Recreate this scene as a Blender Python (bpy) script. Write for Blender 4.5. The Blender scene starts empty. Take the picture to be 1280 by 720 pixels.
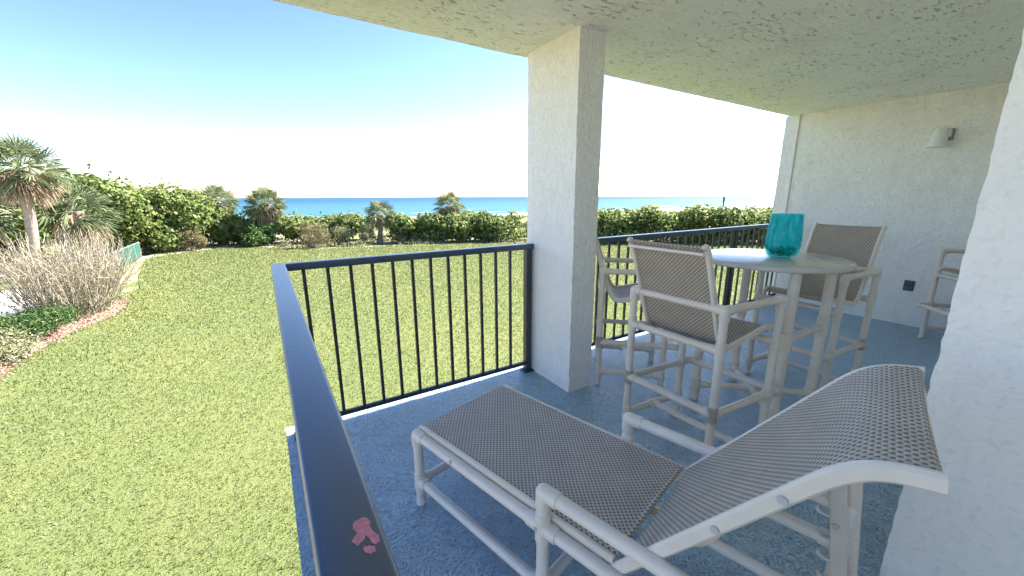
import bpy, math, random
import numpy as np
from mathutils import Vector, Matrix, noise

R = math.radians
scene = bpy.context.scene
COL = scene.collection
CAM_Z = 1.425
GZ = -1.9            # lawn level below the balcony floor

# ------------------------------------------------------------------ camera
F_PX, PITCH, ROLL, YAW = 482.54, 0.23217551, -0.00475606, 0.56401243
fw = Vector((math.sin(YAW)*math.cos(PITCH), math.cos(YAW)*math.cos(PITCH), -math.sin(PITCH)))
rt = Vector((math.cos(YAW), -math.sin(YAW), 0))
up = rt.cross(fw)
r2 = rt*math.cos(ROLL) + up*math.sin(ROLL)
u2 = -rt*math.sin(ROLL) + up*math.cos(ROLL)
cd = bpy.data.cameras.new('camera')
cd.sensor_width = 36; cd.lens = F_PX/1280*36
cd.clip_start = 0.02; cd.clip_end = 60000
cam = bpy.data.objects.new('camera', cd)
COL.objects.link(cam)
cam.matrix_world = Matrix(((r2.x, u2.x, -fw.x, 0), (r2.y, u2.y, -fw.y, 0), (r2.z, u2.z, -fw.z, CAM_Z), (0, 0, 0, 1)))
scene.camera = cam

# ------------------------------------------------------------------ light
SUN_EL, SUN_AZ = 43.0, 87.8        # azimuth clockwise from +Y (the sea); +X is along the facade
sun_dir = Vector((math.sin(R(SUN_AZ))*math.cos(R(SUN_EL)), math.cos(R(SUN_AZ))*math.cos(R(SUN_EL)), math.sin(R(SUN_EL))))
world = bpy.data.worlds.new('World'); scene.world = world; world.use_nodes = True
wn = world.node_tree; wn.nodes.clear()
sky = wn.nodes.new('ShaderNodeTexSky'); sky.sky_type = 'NISHITA'; sky.sun_disc = False
sky.sun_elevation = R(SUN_EL); sky.sun_rotation = R(SUN_AZ)
sky.altitude = 0; sky.air_density = 1.0; sky.dust_density = 0.4; sky.ozone_density = 3.0
bg = wn.nodes.new('ShaderNodeBackground'); bg.inputs['Strength'].default_value = 0.052
wo = wn.nodes.new('ShaderNodeOutputWorld')
REF = 14.0                      # clear air: deep blue above, bright horizon
v1 = wn.nodes.new('ShaderNodeVectorMath'); v1.operation = 'SCALE'; v1.inputs['Scale'].default_value = 1/REF
gm = wn.nodes.new('ShaderNodeGamma'); gm.inputs['Gamma'].default_value = 1.4
v2 = wn.nodes.new('ShaderNodeVectorMath'); v2.operation = 'MULTIPLY'; v2.inputs[1].default_value = (REF*1.07, REF*.935, REF*.93)
wn.links.new(sky.outputs[0], v1.inputs[0]); wn.links.new(v1.outputs[0], gm.inputs[0]); wn.links.new(gm.outputs[0], v2.inputs[0])
hs = wn.nodes.new('ShaderNodeHueSaturation'); hs.inputs['Saturation'].default_value = 1.0
wn.links.new(v2.outputs[0], hs.inputs['Color']); wn.links.new(hs.outputs[0], bg.inputs[0])
wn.links.new(bg.outputs[0], wo.inputs[0])
sl = bpy.data.lights.new('sun', 'SUN'); sl.energy = 2.45; sl.angle = R(0.55); sl.color = (1.0, 0.93, 0.82)
so = bpy.data.objects.new('sun', sl); COL.objects.link(so)
so.rotation_mode = 'QUATERNION'; so.rotation_quaternion = (-sun_dir).to_track_quat('-Z', 'Y')
so.location = (20, 0, 30)
vs = scene.view_settings
vs.view_transform = 'Standard'; vs.look = 'None'; vs.gamma = 1; vs.use_curve_mapping = False
vs.exposure = 3.55
scene.cycles.max_bounces = 14; scene.cycles.diffuse_bounces = 10; scene.cycles.transparent_max_bounces = 24
scene.cycles.glossy_bounces = 4; scene.cycles.transmission_bounces = 8
scene.cycles.use_denoising = True
scene.cycles.sample_clamp_indirect = 12

# ------------------------------------------------------------------ helpers
def tag(o, label=None, cat=None, group=None, kind=None):
    if label: o['label'] = label
    if cat: o['category'] = cat
    if group: o['group'] = group
    if kind: o['kind'] = kind
    return o

def empty(name, loc, rz=0.0, label=None, cat=None, group=None):
    o = bpy.data.objects.new(name, None); COL.objects.link(o)
    o.empty_display_size = 0.2
    o.location = loc; o.rotation_euler = (0, 0, rz)
    return tag(o, label, cat, group)

class MB:
    def __init__(self):
        self.v = []; self.f = []; self.s = []; self.uv = None
    def add(self, vs, fs, smooth=True):
        n = len(self.v); self.v += [tuple(v) for v in vs]
        for f in fs:
            self.f.append([i+n for i in f]); self.s.append(smooth)
    def box(self, a, b, rad=0.0):
        a = Vector(a); b = Vector(b)
        if rad > 0:
            lo = Vector((min(a.x, b.x), min(a.y, b.y), min(a.z, b.z))); hi = Vector((max(a.x, b.x), max(a.y, b.y), max(a.z, b.z)))
            d = hi-lo; ax = max(range(3), key=lambda i: d[i])
            c = (lo+hi)/2; p0 = c.copy(); p1 = c.copy(); p0[ax] = lo[ax]; p1[ax] = hi[ax]
            o = [i for i in range(3) if i != ax]
            s1 = Vector((0, 0, 0)); s1[o[0]] = 1; s2 = Vector((0, 0, 0)); s2[o[1]] = 1
            self.bar(p0, p1, d[o[0]], d[o[1]], rad, s1, s2); return
        x0, y0, z0 = a; x1, y1, z1 = b
        self.add([(x0,y0,z0),(x1,y0,z0),(x1,y1,z0),(x0,y1,z0),(x0,y0,z1),(x1,y0,z1),(x1,y1,z1),(x0,y1,z1)],
                 [(3,2,1,0),(4,5,6,7),(0,1,5,4),(1,2,6,5),(2,3,7,6),(3,0,4,7)], False)
    def bar(self, p0, p1, w, h, rad, s1, s2, k=3):
        # rounded rectangle section (w along s1, h along s2) swept from p0 to p1, end edges eased
        p0 = Vector(p0); p1 = Vector(p1); s1 = Vector(s1); s2 = Vector(s2)
        ax = (p1-p0).normalized(); rad = min(rad, w/2*.98, h/2*.98)
        def prof(shrink):
            pts = []
            for cx, cy, a0 in ((1,1,0),(-1,1,90),(-1,-1,180),(1,-1,270)):
                for i in range(k+1):
                    a = R(a0+90*i/k)
                    pts.append((cx*(w/2-rad)+(rad-shrink)*math.cos(a), cy*(h/2-rad)+(rad-shrink)*math.sin(a)))
            return pts
        e = rad*.6
        rings = [(p0, e), (p0+ax*e, 0), (p1-ax*e, 0), (p1, e)]
        vs = []
        for p, sh in rings:
            for x, y in prof(sh): vs.append(p+s1*x+s2*y)
        n = 4*(k+1); fs = []
        for r in range(3):
            for i in range(n):
                fs.append((r*n+i, r*n+(i+1) % n, (r+1)*n+(i+1) % n, (r+1)*n+i))
        fs.append(tuple(reversed(range(n)))); fs.append(tuple(range(3*n, 4*n)))
        if s1.cross(s2).dot(ax) < 0: fs = [tuple(reversed(f)) for f in fs]
        self.add(vs, fs, True)
    def tube(self, pts, r, n=14, caps=True):
        pts = [Vector(p) for p in pts]; m = len(pts)
        rs = r if isinstance(r, (list, tuple)) else [r]*m
        t0 = (pts[1]-pts[0]).normalized()
        ref = Vector((0, 0, 1)) if abs(t0.z) < .9 else Vector((1, 0, 0))
        a = t0.cross(ref).normalized()
        vs = []
        for i, p in enumerate(pts):
            if i == 0: t = pts[1]-pts[0]
            elif i == m-1: t = pts[-1]-pts[-2]
            else: t = (pts[i+1]-pts[i]).normalized()+(pts[i]-pts[i-1]).normalized()
            t.normalize(); a = (a-t*a.dot(t)).normalized(); b = t.cross(a)
            for k in range(n):
                an = 2*math.pi*k/n
                vs.append(p+(a*math.cos(an)+b*math.sin(an))*rs[i])
        fs = []
        for i in range(m-1):
            for k in range(n):
                fs.append((i*n+k, i*n+(k+1) % n, (i+1)*n+(k+1) % n, (i+1)*n+k))
        if caps:
            fs.append(tuple(reversed(range(n)))); fs.append(tuple(range((m-1)*n, m*n)))
        self.add(vs, fs, True)
    def sleeve(self, p, d, L, r):
        # socket end of a pipe fitting: slightly wider than the pipe, with a rolled lip
        p = Vector(p); d = Vector(d).normalized()
        self.tube([p, p+d*(L-.004), p+d*L, p+d*L], [r, r, r-.0012, r*.8], 16)
    def ball(self, p, r, n=14, m=8, sq=(1, 1, 1)):
        vs = []; p = Vector(p)
        for i in range(m+1):
            th = math.pi*i/m
            for k in range(n):
                ph = 2*math.pi*k/n
                vs.append(p+Vector((r*sq[0]*math.sin(th)*math.cos(ph), r*sq[1]*math.sin(th)*math.sin(ph), r*sq[2]*math.cos(th))))
        fs = []
        for i in range(m):
            for k in range(n):
                fs.append((i*n+k, (i+1)*n+k, (i+1)*n+(k+1) % n, i*n+(k+1) % n))
        self.add(vs, fs, True)
    def joint(self, p, dirs, r=.0255, L=.05):
        self.ball(p, r)
        for d in dirs: self.sleeve(p, d, L, r)
    def lathe(self, prof, c=(0, 0, 0), n=40):
        vs = []; c = Vector(c)
        for r, z in prof:
            for k in range(n):
                a = 2*math.pi*k/n; vs.append(c+Vector((r*math.cos(a), r*math.sin(a), z)))
        fs = []
        for i in range(len(prof)-1):
            for k in range(n):
                fs.append((i*n+k, i*n+(k+1) % n, (i+1)*n+(k+1) % n, (i+1)*n+k))
        self.add(vs, fs, True)
    def sweep(self, pts, lat, w, h, rad=.004):
        # flat rounded bar following a path; lat is the constant sideways direction, h lies in the path plane
        pts = [Vector(p) for p in pts]; lat = Vector(lat); m = len(pts); vs = []; n = 8
        for i, p in enumerate(pts):
            t = (pts[min(i+1, m-1)]-pts[max(i-1, 0)]).normalized(); nn = lat.cross(t).normalized()
            for x, y in ((w/2-rad, h/2), (-w/2+rad, h/2), (-w/2, h/2-rad), (-w/2, -h/2+rad), (-w/2+rad, -h/2), (w/2-rad, -h/2), (w/2, -h/2+rad), (w/2, h/2-rad)):
                vs.append(p+lat*x+nn*y)
        fs = []
        for i in range(m-1):
            for k in range(n):
                fs.append((i*n+k, i*n+(k+1) % n, (i+1)*n+(k+1) % n, (i+1)*n+k))
        fs.append(tuple(reversed(range(n)))); fs.append(tuple(range((m-1)*n, m*n)))
        self.add(vs, fs, True)
    def build(self, name, mat, parent=None):
        me = bpy.data.meshes.new(name)
        me.from_pydata([tuple(v) for v in self.v], [], self.f)
        me.polygons.foreach_set('use_smooth', self.s)
        me.materials.append(mat)
        if self.uv:
            ul = me.uv_layers.new(name='weave'); k = 0
            for f in me.polygons:
                for vi in f.vertices:
                    ul.data[k].uv = self.uv[vi]; k += 1
        me.validate(); me.update()
        try: me.set_sharp_from_angle(angle=R(38))
        except Exception: pass
        o = bpy.data.objects.new(name, me); COL.objects.link(o)
        if parent: o.parent = parent
        return o

def np_mesh(name, V, Fidx, nper, mat, parent=None, smooth=False):
    """V (n,3); Fidx flat loop indices; nper corners per face"""
    me = bpy.data.meshes.new(name)
    nf = len(Fidx)//nper
    me.vertices.add(len(V)); me.loops.add(len(Fidx)); me.polygons.add(nf)
    me.vertices.foreach_set('co', np.asarray(V, np.float32).ravel())
    me.loops.foreach_set('vertex_index', np.asarray(Fidx, np.int32))
    me.polygons.foreach_set('loop_start', np.arange(0, nf*nper, nper, dtype=np.int32))
    me.polygons.foreach_set('use_smooth', np.full(nf, smooth))
    me.materials.append(mat)
    me.update(calc_edges=True)
    o = bpy.data.objects.new(name, me); COL.objects.link(o)
    if parent: o.parent = parent
    return o

def smooth_path(pts, k=6):
    P = [Vector(p) for p in pts]; out = []
    for i in range(len(P)-1):
        p0 = P[max(i-1, 0)]; p1 = P[i]; p2 = P[i+1]; p3 = P[min(i+2, len(P)-1)]
        for j in range(k):
            t = j/k
            out.append(.5*((2*p1)+(p2-p0)*t+(2*p0-5*p1+4*p2-p3)*t*t+(3*p1-p0-3*p2+p3)*t**3))
    out.append(P[-1]); return out

# ------------------------------------------------------------------ material helpers
class NT:
    def __init__(self, name):
        self.m = bpy.data.materials.new(name); self.m.use_nodes = True
        self.t = self.m.node_tree; self.t.nodes.clear()
        self.out = self.n('ShaderNodeOutputMaterial')
    def n(self, ty, **kw):
        nd = self.t.nodes.new(ty)
        for k, v in kw.items():
            if hasattr(nd, k): setattr(nd, k, v)
            else: nd.inputs[k.replace('_', ' ')].default_value = v
        return nd
    def l(self, a, b): self.t.links.new(a, b)
    def coords(self, kind='Object'): return self.n('ShaderNodeTexCoord').outputs[kind]
    def mapping(self, vec, scale=(1, 1, 1), rot=(0, 0, 0)):
        mp = self.n('ShaderNodeMapping'); mp.inputs['Scale'].default_value = scale; mp.inputs['Rotation'].default_value = rot
        self.l(vec, mp.inputs[0]); return mp.outputs[0]
    def noise(self, vec, scale, detail=3, rough=.55, dist=0):
        nd = self.n('ShaderNodeTexNoise'); nd.inputs['Scale'].default_value = scale; nd.inputs['Detail'].default_value = detail
        nd.inputs['Roughness'].default_value = rough; nd.inputs['Distortion'].default_value = dist
        if vec is not None: self.l(vec, nd.inputs['Vector'])
        return nd.outputs['Fac']
    def ramp(self, fac, stops, interp='LINEAR'):
        nd = self.n('ShaderNodeValToRGB'); cr = nd.color_ramp; cr.interpolation = interp
        while len(cr.elements) < len(stops): cr.elements.new(.5)
        for e, (p, c) in zip(cr.elements, stops):
            e.position = p; e.color = (c, c, c, 1) if isinstance(c, (int, float)) else (*c, 1)
        self.l(fac, nd.inputs[0]); return nd.outputs[0]
    def mix(self, fac, a, b, mode='MIX'):
        nd = self.n('ShaderNodeMix', data_type='RGBA', blend_type=mode)
        for i, v in ((0, fac), (6, a), (7, b)):
            s = nd.inputs[i]
            if hasattr(v, 'links'): self.l(v, s)
            elif isinstance(v, (int, float)): s.default_value = v if i == 0 else (v, v, v, 1)
            else: s.default_value = (*v, 1)
        return nd.outputs[2]
    def math(self, op, a, b=0.0, c=0.0):
        nd = self.n('ShaderNodeMath', operation=op)
        for s, v in zip(nd.inputs, (a, b, c)):
            if hasattr(v, 'links'): self.l(v, s)
            else: s.default_value = v
        return nd.outputs[0]
    def bump(self, h, strength=.5, dist=.01, prev=None):
        nd = self.n('ShaderNodeBump'); nd.inputs['Strength'].default_value = strength; nd.inputs['Distance'].default_value = dist
        self.l(h, nd.inputs['Height'])
        if prev is not None: self.l(prev, nd.inputs['Normal'])
        return nd.outputs[0]
    def bsdf(self, color, rough=.5, metallic=0, normal=None, spec=.5, **kw):
        b = self.n('ShaderNodeBsdfPrincipled')
        for s, v in ((b.inputs['Base Color'], color), (b.inputs['Roughness'], rough), (b.inputs['Metallic'], metallic), (b.inputs['Specular IOR Level'], spec)):
            if hasattr(v, 'links'): self.l(v, s)
            elif isinstance(v, (int, float)): s.default_value = v
            else: s.default_value = (*v, 1)
        if normal is not None: self.l(normal, b.inputs['Normal'])
        for k, v in kw.items(): b.inputs[k.replace('_', ' ')].default_value = v
        return b.outputs[0]
    def done(self, sh):
        self.l(sh, self.out.inputs[0]); return self.m

def mat_stucco(name, base, pit=False, stretch=(1, 1, 1), stain=.5, sc=1.0, amp=1.0):
    t = NT(name); co = t.coords('Object')
    v = t.mapping(co, stretch)
    warp = t.noise(v, 9*sc, 4, .6, 1.2)
    isl = t.ramp(t.noise(v, 13*sc, 5, .62, 1.6), [(.44, 0), (.50, .75), (.62, 1)])          # trowelled plateaus with ragged edges
    ridge = t.ramp(t.math('ABSOLUTE', t.math('SUBTRACT', t.noise(v, 6.5*sc, 3, .5, 2.5), .5)), [(0, 1), (.02, .35), (.06, 0)])
    fine = t.noise(co, 160, 3, .6)
    h = t.math('ADD', t.math('MULTIPLY', isl, .8), t.math('MULTIPLY', fine, .22))
    h = t.math('ADD', h, t.math('MULTIPLY', ridge, .55))
    h = t.math('ADD', h, t.math('MULTIPLY', warp, .5))
    nrm = t.bump(h, .85*amp, .016)
    st = t.ramp(t.noise(co, 1.7, 5, .6, .4), [(.52, 0), (.70, 1)])
    col = t.mix(t.math('MULTIPLY', st, .35*stain), base, tuple(c*k for c, k in zip(base, (.80, .74, .64))))
    spk = t.ramp(t.noise(co, 45, 3, .6), [(.28, .90), (.48, 1)])
    col = t.mix(1.0, col, spk, 'MULTIPLY')
    blot = t.ramp(t.noise(co, 3.6, 2, .5, .3), [(.66, 0), (.70, 1)])
    col = t.mix(t.math('MULTIPLY', blot, .22*stain), col, (.50, .44, .37))
    drip = t.ramp(t.noise(t.mapping(co, (7, 7, .5)), 1.0, 4, .65), [(.56, 0), (.74, 1)])
    col = t.mix(t.math('MULTIPLY', drip, .22*stain), col, (.52, .47, .38))
    if pit:
        pv = t.mapping(co, (9, 26, 9), (0, 0, R(12)))
        pn = t.noise(pv, 1.6, 5, .68, .7)
        clus = t.ramp(t.noise(co, 2.6, 4, .6, .8), [(.44, .0), (.66, .065)])       # pits come in swept patches
        pits = t.ramp(t.math('SUBTRACT', pn, clus), [(.335, 1), (.375, 0)])
        col = t.mix(t.math('MULTIPLY', pits, .5), col, (.16, .16, .12))
        nrm = t.bump(t.math('SUBTRACT', 1.0, pits), .8, .008, nrm)
    return t.done(t.bsdf(col, .85, 0, nrm, .25))

M = {}
M['stucco'] = mat_stucco('white_stucco', (.88, .865, .83), stain=.7, amp=.6)
M['stucco_near'] = mat_stucco('white_stucco_side', (.90, .87, .83), stain=.45, sc=1.1, amp=.28)
M['stucco_col'] = mat_stucco('white_stucco_column', (.88, .855, .82), stain=.3, stretch=(1, 1, .45), sc=1.5, amp=.55)
M['ceiling'] = mat_stucco('ceiling_stucco', (.88, .87, .83), pit=True, stretch=(.5, 1.3, 1), stain=.8, amp=.45)

def mat_floor():
    t = NT('grey_blue_deck_coating'); co = t.coords('Object')
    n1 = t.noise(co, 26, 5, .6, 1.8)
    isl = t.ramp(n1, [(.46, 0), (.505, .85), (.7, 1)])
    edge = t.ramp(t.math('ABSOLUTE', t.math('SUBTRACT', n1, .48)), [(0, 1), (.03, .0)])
    big = t.noise(co, 1.4, 4, .6)
    col = t.mix(t.ramp(big, [(.3, 0), (.7, 1)]), (.36, .52, .625), (.42, .575, .67))
    col = t.mix(t.math('MULTIPLY', edge, .6), col, (.15, .20, .25))  # shading along the rims of the knockdown texture, painted into the colour
    dirt = t.ramp(t.noise(co, 5, 5, .65), [(.5, 0), (.75, 1)])
    col = t.mix(t.math('MULTIPLY', dirt, .4), col, (.27, .27, .26))
    h = t.math('ADD', isl, t.math('MULTIPLY', t.noise(co, 120, 2), .25))
    return t.done(t.bsdf(col, .36, 0, t.bump(h, .85, .014), .5))
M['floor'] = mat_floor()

def mat_concrete():
    t = NT('bare_concrete'); co = t.coords('Object')
    col = t.ramp(t.noise(co, 14, 5, .65), [(.3, (.42, .40, .36)), (.7, (.60, .58, .54))])
    return t.done(t.bsdf(col, .9, 0, t.bump(t.noise(co, 60, 4), .4, .004)))
M['concrete'] = mat_concrete()

def mat_rail():
    t = NT('dark_painted_rail'); co = t.coords('Object')
    n = t.noise(co, 60, 4, .6)
    col = t.ramp(t.noise(co, 3, 4, .6), [(.3, (.024, .029, .037)), (.7, (.036, .042, .050))])
    rg = t.ramp(n, [(.3, .27), (.7, .40)])
    return t.done(t.bsdf(col, rg, 0, t.bump(n, .06, .002), .55))
M['rail'] = mat_rail()

def mat_cap():
    t = NT('satin_rail_cap'); co = t.coords('Object')
    n = t.noise(co, 60, 4, .6)
    col = t.ramp(t.noise(co, 3, 4, .6), [(.3, (.014, .038, .066)), (.7, (.020, .048, .082))])
    rg = t.ramp(n, [(.3, .30), (.7, .40)])
    return t.done(t.bsdf(col, rg, 0, t.bump(n, .04, .002), .9, Coat_Weight=.6, Coat_IOR=1.45, Coat_Roughness=.30))
M['rail_cap'] = mat_cap()

def mat_simple(name, c, rough=.5, var=.12, sc=20, spec=.5, bump=.05, metallic=0):
    t = NT(name); co = t.coords('Object')
    n = t.noise(co, sc, 4, .6)
    col = t.ramp(n, [(.3, tuple(x*(1-var) for x in c)), (.7, tuple(min(1, x*(1+var)) for x in c))])
    rg = t.ramp(t.noise(co, sc*2.3, 3), [(.3, rough*.85), (.7, min(1, rough*1.15))])
    return t.done(t.bsdf(col, rg, metallic, t.bump(n, bump, .002), spec))
M['pvc'] = mat_simple('beige_pvc_pipe', (.70, .61, .51), .34, .07, 9, .5, .03)
M['pvc_frame'] = mat_simple('beige_frame_bar', (.72, .64, .55), .36, .06, 8, .5, .03)
M['pvc_pale'] = mat_simple('pale_pvc_pipe', (.75, .70, .64), .34, .06, 9, .5, .03)
M['cap'] = mat_simple('grey_screw_cap', (.50, .50, .52), .3, .06, 20)
M['dark_cap'] = mat_simple('black_plug', (.02, .02, .022), .4, .1, 20)
M['strap'] = mat_simple('tan_strap', (.62, .54, .41), .6, .08, 30)
M['chip'] = mat_simple('red_primer_patch', (.70, .25, .26), .75, .2, 160, .4, .3)
M['fence_post'] = mat_simple('grey_green_post', (.20, .25, .23), .6, .1, 10)
M['lamp'] = mat_simple('grey_lamp_metal', (.74, .735, .72), .35, .05, 12)
M['plate'] = mat_simple('dark_lamp_plate', (.25, .25, .24), .5, .1, 30)
M['outlet'] = mat_simple('dark_grey_cover', (.085, .095, .105), .5, .12, 40)
M['tabletop'] = mat_simple('beige_table_top', (.52, .485, .44), .24, .06, 6, .55, .02)
M['pipe_white'] = mat_simple('white_pipe', (.75, .73, .70), .5, .06, 10)

def mat_sling(name, light, dark, period, hole, alpha):
    t = NT(name); uv = t.n('ShaderNodeUVMap', uv_map='weave').outputs[0]
    sx = t.n('ShaderNodeSeparateXYZ'); t.l(uv, sx.inputs[0]); U, V = sx.outputs[0], sx.outputs[1]
    k = math.pi/period
    su = t.math('SINE', t.math('MULTIPLY', U, k)); sv = t.math('SINE', t.math('MULTIPLY', V, k))
    prod = t.math('MULTIPLY', su, sv)                                  # checker of over and under strands
    f = t.ramp(t.math('ADD', t.math('MULTIPLY', prod, .5), .5), [(.22, 0), (.50, 1)])
    fib = t.noise(t.mapping(uv, (300, 60, 1)), 1.0, 2, .5)
    irr = t.noise(uv, 9, 4, .6)
    lt = t.mix(t.ramp(irr, [(.3, 0), (.7, 1)]), tuple(c*.88 for c in light), tuple(min(1, c*1.1) for c in light))
    lt = t.mix(t.math('MULTIPLY', fib, .35), lt, tuple(c*.55 for c in light))
    col = t.mix(f, dark, lt)
    gap = t.math('MULTIPLY', t.ramp(t.math('ABSOLUTE', su), [(.0, 1), (hole, 0)]), t.ramp(t.math('ABSOLUTE', sv), [(.0, 1), (hole, 0)]))
    relief = t.math('ADD', t.math('ABSOLUTE', prod), t.math('MULTIPLY', f, .3))
    p = t.bsdf(col, .5, 0, t.bump(relief, .7, .003), .4)
    tr = t.n('ShaderNodeBsdfTranslucent'); t.l(col, tr.inputs[0])
    ms = t.n('ShaderNodeMixShader'); ms.inputs[0].default_value = .22; t.l(p, ms.inputs[1]); t.l(tr.outputs[0], ms.inputs[2])
    tp = t.n('ShaderNodeBsdfTransparent')
    m2 = t.n('ShaderNodeMixShader'); t.l(t.math('MULTIPLY', gap, alpha), m2.inputs[0]); t.l(ms.outputs[0], m2.inputs[1]); t.l(tp.outputs[0], m2.inputs[2])
    return t.done(m2.outputs[0])
M['sling_brown'] = mat_sling('brown_woven_sling', (.64, .54, .435), (.22, .17, .13), .0105, .85, 1.0)
M['sling_grey'] = mat_sling('grey_brown_woven_sling', (.70, .64, .58), (.19, .16, .14), .0095, .34, .6)

def mat_leaf(name, stops, trans=.3, rough=.5, patch=None, spec=.22):
    t = NT(name); g = t.n('ShaderNodeNewGeometry').outputs['Random Per Island']
    col = t.ramp(g, stops)
    if patch:
        n = t.ramp(t.noise(t.coords('Object'), patch[0], 4, .6), [(patch[2], 0), (patch[3], 1)])
        col = t.mix(t.math('MULTIPLY', n, patch[4]), col, patch[1])
    p = t.bsdf(col, rough, 0, None, spec)
    tr = t.n('ShaderNodeBsdfTranslucent'); t.l(col, tr.inputs[0])
    ms = t.n('ShaderNodeMixShader'); ms.inputs[0].default_value = trans; t.l(p, ms.inputs[1]); t.l(tr.outputs[0], ms.inputs[2])
    return t.done(ms.outputs[0])
M['seagrape'] = mat_leaf('sea_grape_leaf', [(0, (.085, .135, .042)), (.3, (.145, .21, .062)), (.62, (.215, .275, .088)), (.90, (.31, .345, .14)), (1, (.32, .28, .14))], .5)
M['green_bush'] = mat_leaf('green_shrub_leaf', [(0, (.030, .075, .022)), (.6, (.075, .155, .045)), (1, (.17, .25, .08))], .25)
M['low_green'] = mat_leaf('low_green_leaf', [(0, (.025, .060, .016)), (.6, (.055, .115, .032)), (1, (.14, .20, .07))], .3)
M['dry_bush'] = mat_leaf('dry_shrub_leaf', [(0, (.09, .085, .035)), (.5, (.16, .15, .065)), (.8, (.25, .21, .12)), (1, (.34, .28, .19))], .2, .7)
M['pale_bush'] = mat_leaf('pale_scrub_leaf', [(0, (.11, .13, .06)), (.5, (.20, .22, .11)), (1, (.33, .31, .20))], .2, .7)
M['scrub'] = mat_leaf('dune_scrub_leaf', [(0, (.08, .11, .04)), (.5, (.15, .19, .08)), (1, (.26, .27, .13))], .2, .7)
M['palm'] = mat_leaf('palm_frond_leaf', [(0, (.075, .115, .055)), (.5, (.17, .215, .11)), (.85, (.26, .30, .17)), (1, (.40, .38, .24))], .4, .34)
M['palm_dead'] = mat_leaf('dry_palm_frond', [(0, (.22, .16, .10)), (.6, (.42, .33, .23)), (1, (.56, .48, .36))], .2, .8)
M['twig'] = mat_leaf('bare_twig', [(0, (.20, .165, .12)), (.6, (.37, .325, .255)), (1, (.52, .475, .39))], 0.0, .9)
M['grass'] = mat_leaf('grass_blade', [(0, (.068, .108, .030)), (.45, (.142, .186, .050)), (.8, (.202, .228, .085)), (1, (.34, .33, .21))], .35, .5,
                      (.35, (.225, .215, .075), .40, .75, .4), .3)
M['bark'] = mat_simple('grey_palm_bark', (.30, .245, .205), .9, .3, 9, .2, .6)
M['stem'] = mat_simple('brown_stem', (.16, .12, .09), .9, .3, 20, .2, .5)

def mat_lawn():
    t = NT('lawn_soil'); co = t.coords('Object')
    a = t.ramp(t.noise(co, 60, 5, .7), [(.3, (.085, .11, .036)), (.5, (.125, .156, .058)), (.72, (.17, .19, .085))])
    b = t.ramp(t.noise(co, .35, 4, .6), [(.42, 0), (.68, 1)])
    col = t.mix(t.math('MULTIPLY', b, .25), a, (.22, .21, .09))
    return t.done(t.bsdf(col, .95, 0, t.bump(t.noise(co, 40, 5, .7), .8, .03), .1))
M['lawn'] = mat_lawn()

def mat_ground():
    t = NT('dune_soil'); co = t.coords('Object')
    n = t.noise(co, .22, 6, .65, .5)
    col = t.ramp(n, [(.34, (.10, .12, .045)), (.46, (.17, .19, .085)), (.55, (.30, .28, .17)), (.66, (.52, .47, .37))])
    col = t.mix(t.math('MULTIPLY', t.noise(co, 5, 5, .7), .5), col, (.12, .12, .06))
    return t.done(t.bsdf(col, .95, 0, t.bump(t.noise(co, 6, 5, .7), .8, .12), .1))
M['ground'] = mat_ground()
M['sand'] = mat_simple('pale_sand', (.58, .52, .43), .95, .12, 5, .1, .5)
M['path'] = mat_simple('pale_concrete_path', (.52, .51, .50), .9, .08, 6, .2, .2)

def mat_mulch():
    t = NT('red_brown_mulch'); co = t.coords('Object')
    v = t.n('ShaderNodeTexVoronoi'); v.inputs['Scale'].default_value = 34; t.l(co, v.inputs['Vector'])
    col = t.ramp(v.outputs['Color'], [(0, (.14, .08, .06)), (.5, (.29, .185, .145)), (1, (.48, .39, .32))])
    return t.done(t.bsdf(col, .95, 0, t.bump(v.outputs['Distance'], 1, .03), .1))
M['mulch'] = mat_mulch()
M['mulch_chip'] = mat_leaf('mulch_chip', [(0, (.12, .065, .05)), (.4, (.25, .155, .12)), (.75, (.40, .285, .22)), (1, (.58, .47, .37))], 0, .9)

def mat_sea():
    t = NT('sea_water'); co = t.coords('Object')
    w = t.noise(t.mapping(co, (.018, .11, 1)), 1, 6, .62, .3)
    band = t.noise(t.mapping(co, (.0016, .012, 1)), 1, 4, .55)
    sx = t.n('ShaderNodeSeparateXYZ'); t.l(co, sx.inputs[0])
    near = t.n('ShaderNodeMapRange'); t.l(sx.outputs[1], near.inputs[0])
    near.inputs[1].default_value = 140; near.inputs[2].default_value = 900
    col = t.mix(near.outputs[0], (.040, .125, .17), (.010, .055, .105))
    col = t.mix(t.math('MULTIPLY', band, .4), col, (.02, .085, .135))
    fb = t.n('ShaderNodeMapRange'); t.l(sx.outputs[1], fb.inputs[0])
    fb.inputs[1].default_value = 260; fb.inputs[2].default_value = 150
    foam = t.math('MULTIPLY', t.ramp(t.noise(t.mapping(co, (.02, .13, 1)), 1, 5, .6, .4), [(.60, 0), (.67, 1)]), fb.outputs[0])
    col = t.mix(foam, col, (.80, .82, .82))
    return t.done(t.bsdf(col, .45, 0, t.bump(w, .5, 1.2), .12))
M['sea'] = mat_sea()

def mat_fence():
    t = NT('green_fence_mesh'); co = t.coords('Object')
    return t.done(t.bsdf(t.ramp(t.noise(co, 8), [(.3, (.012, .065, .048)), (.7, (.022, .095, .07))]), .6))
M['fence'] = mat_fence()

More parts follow.
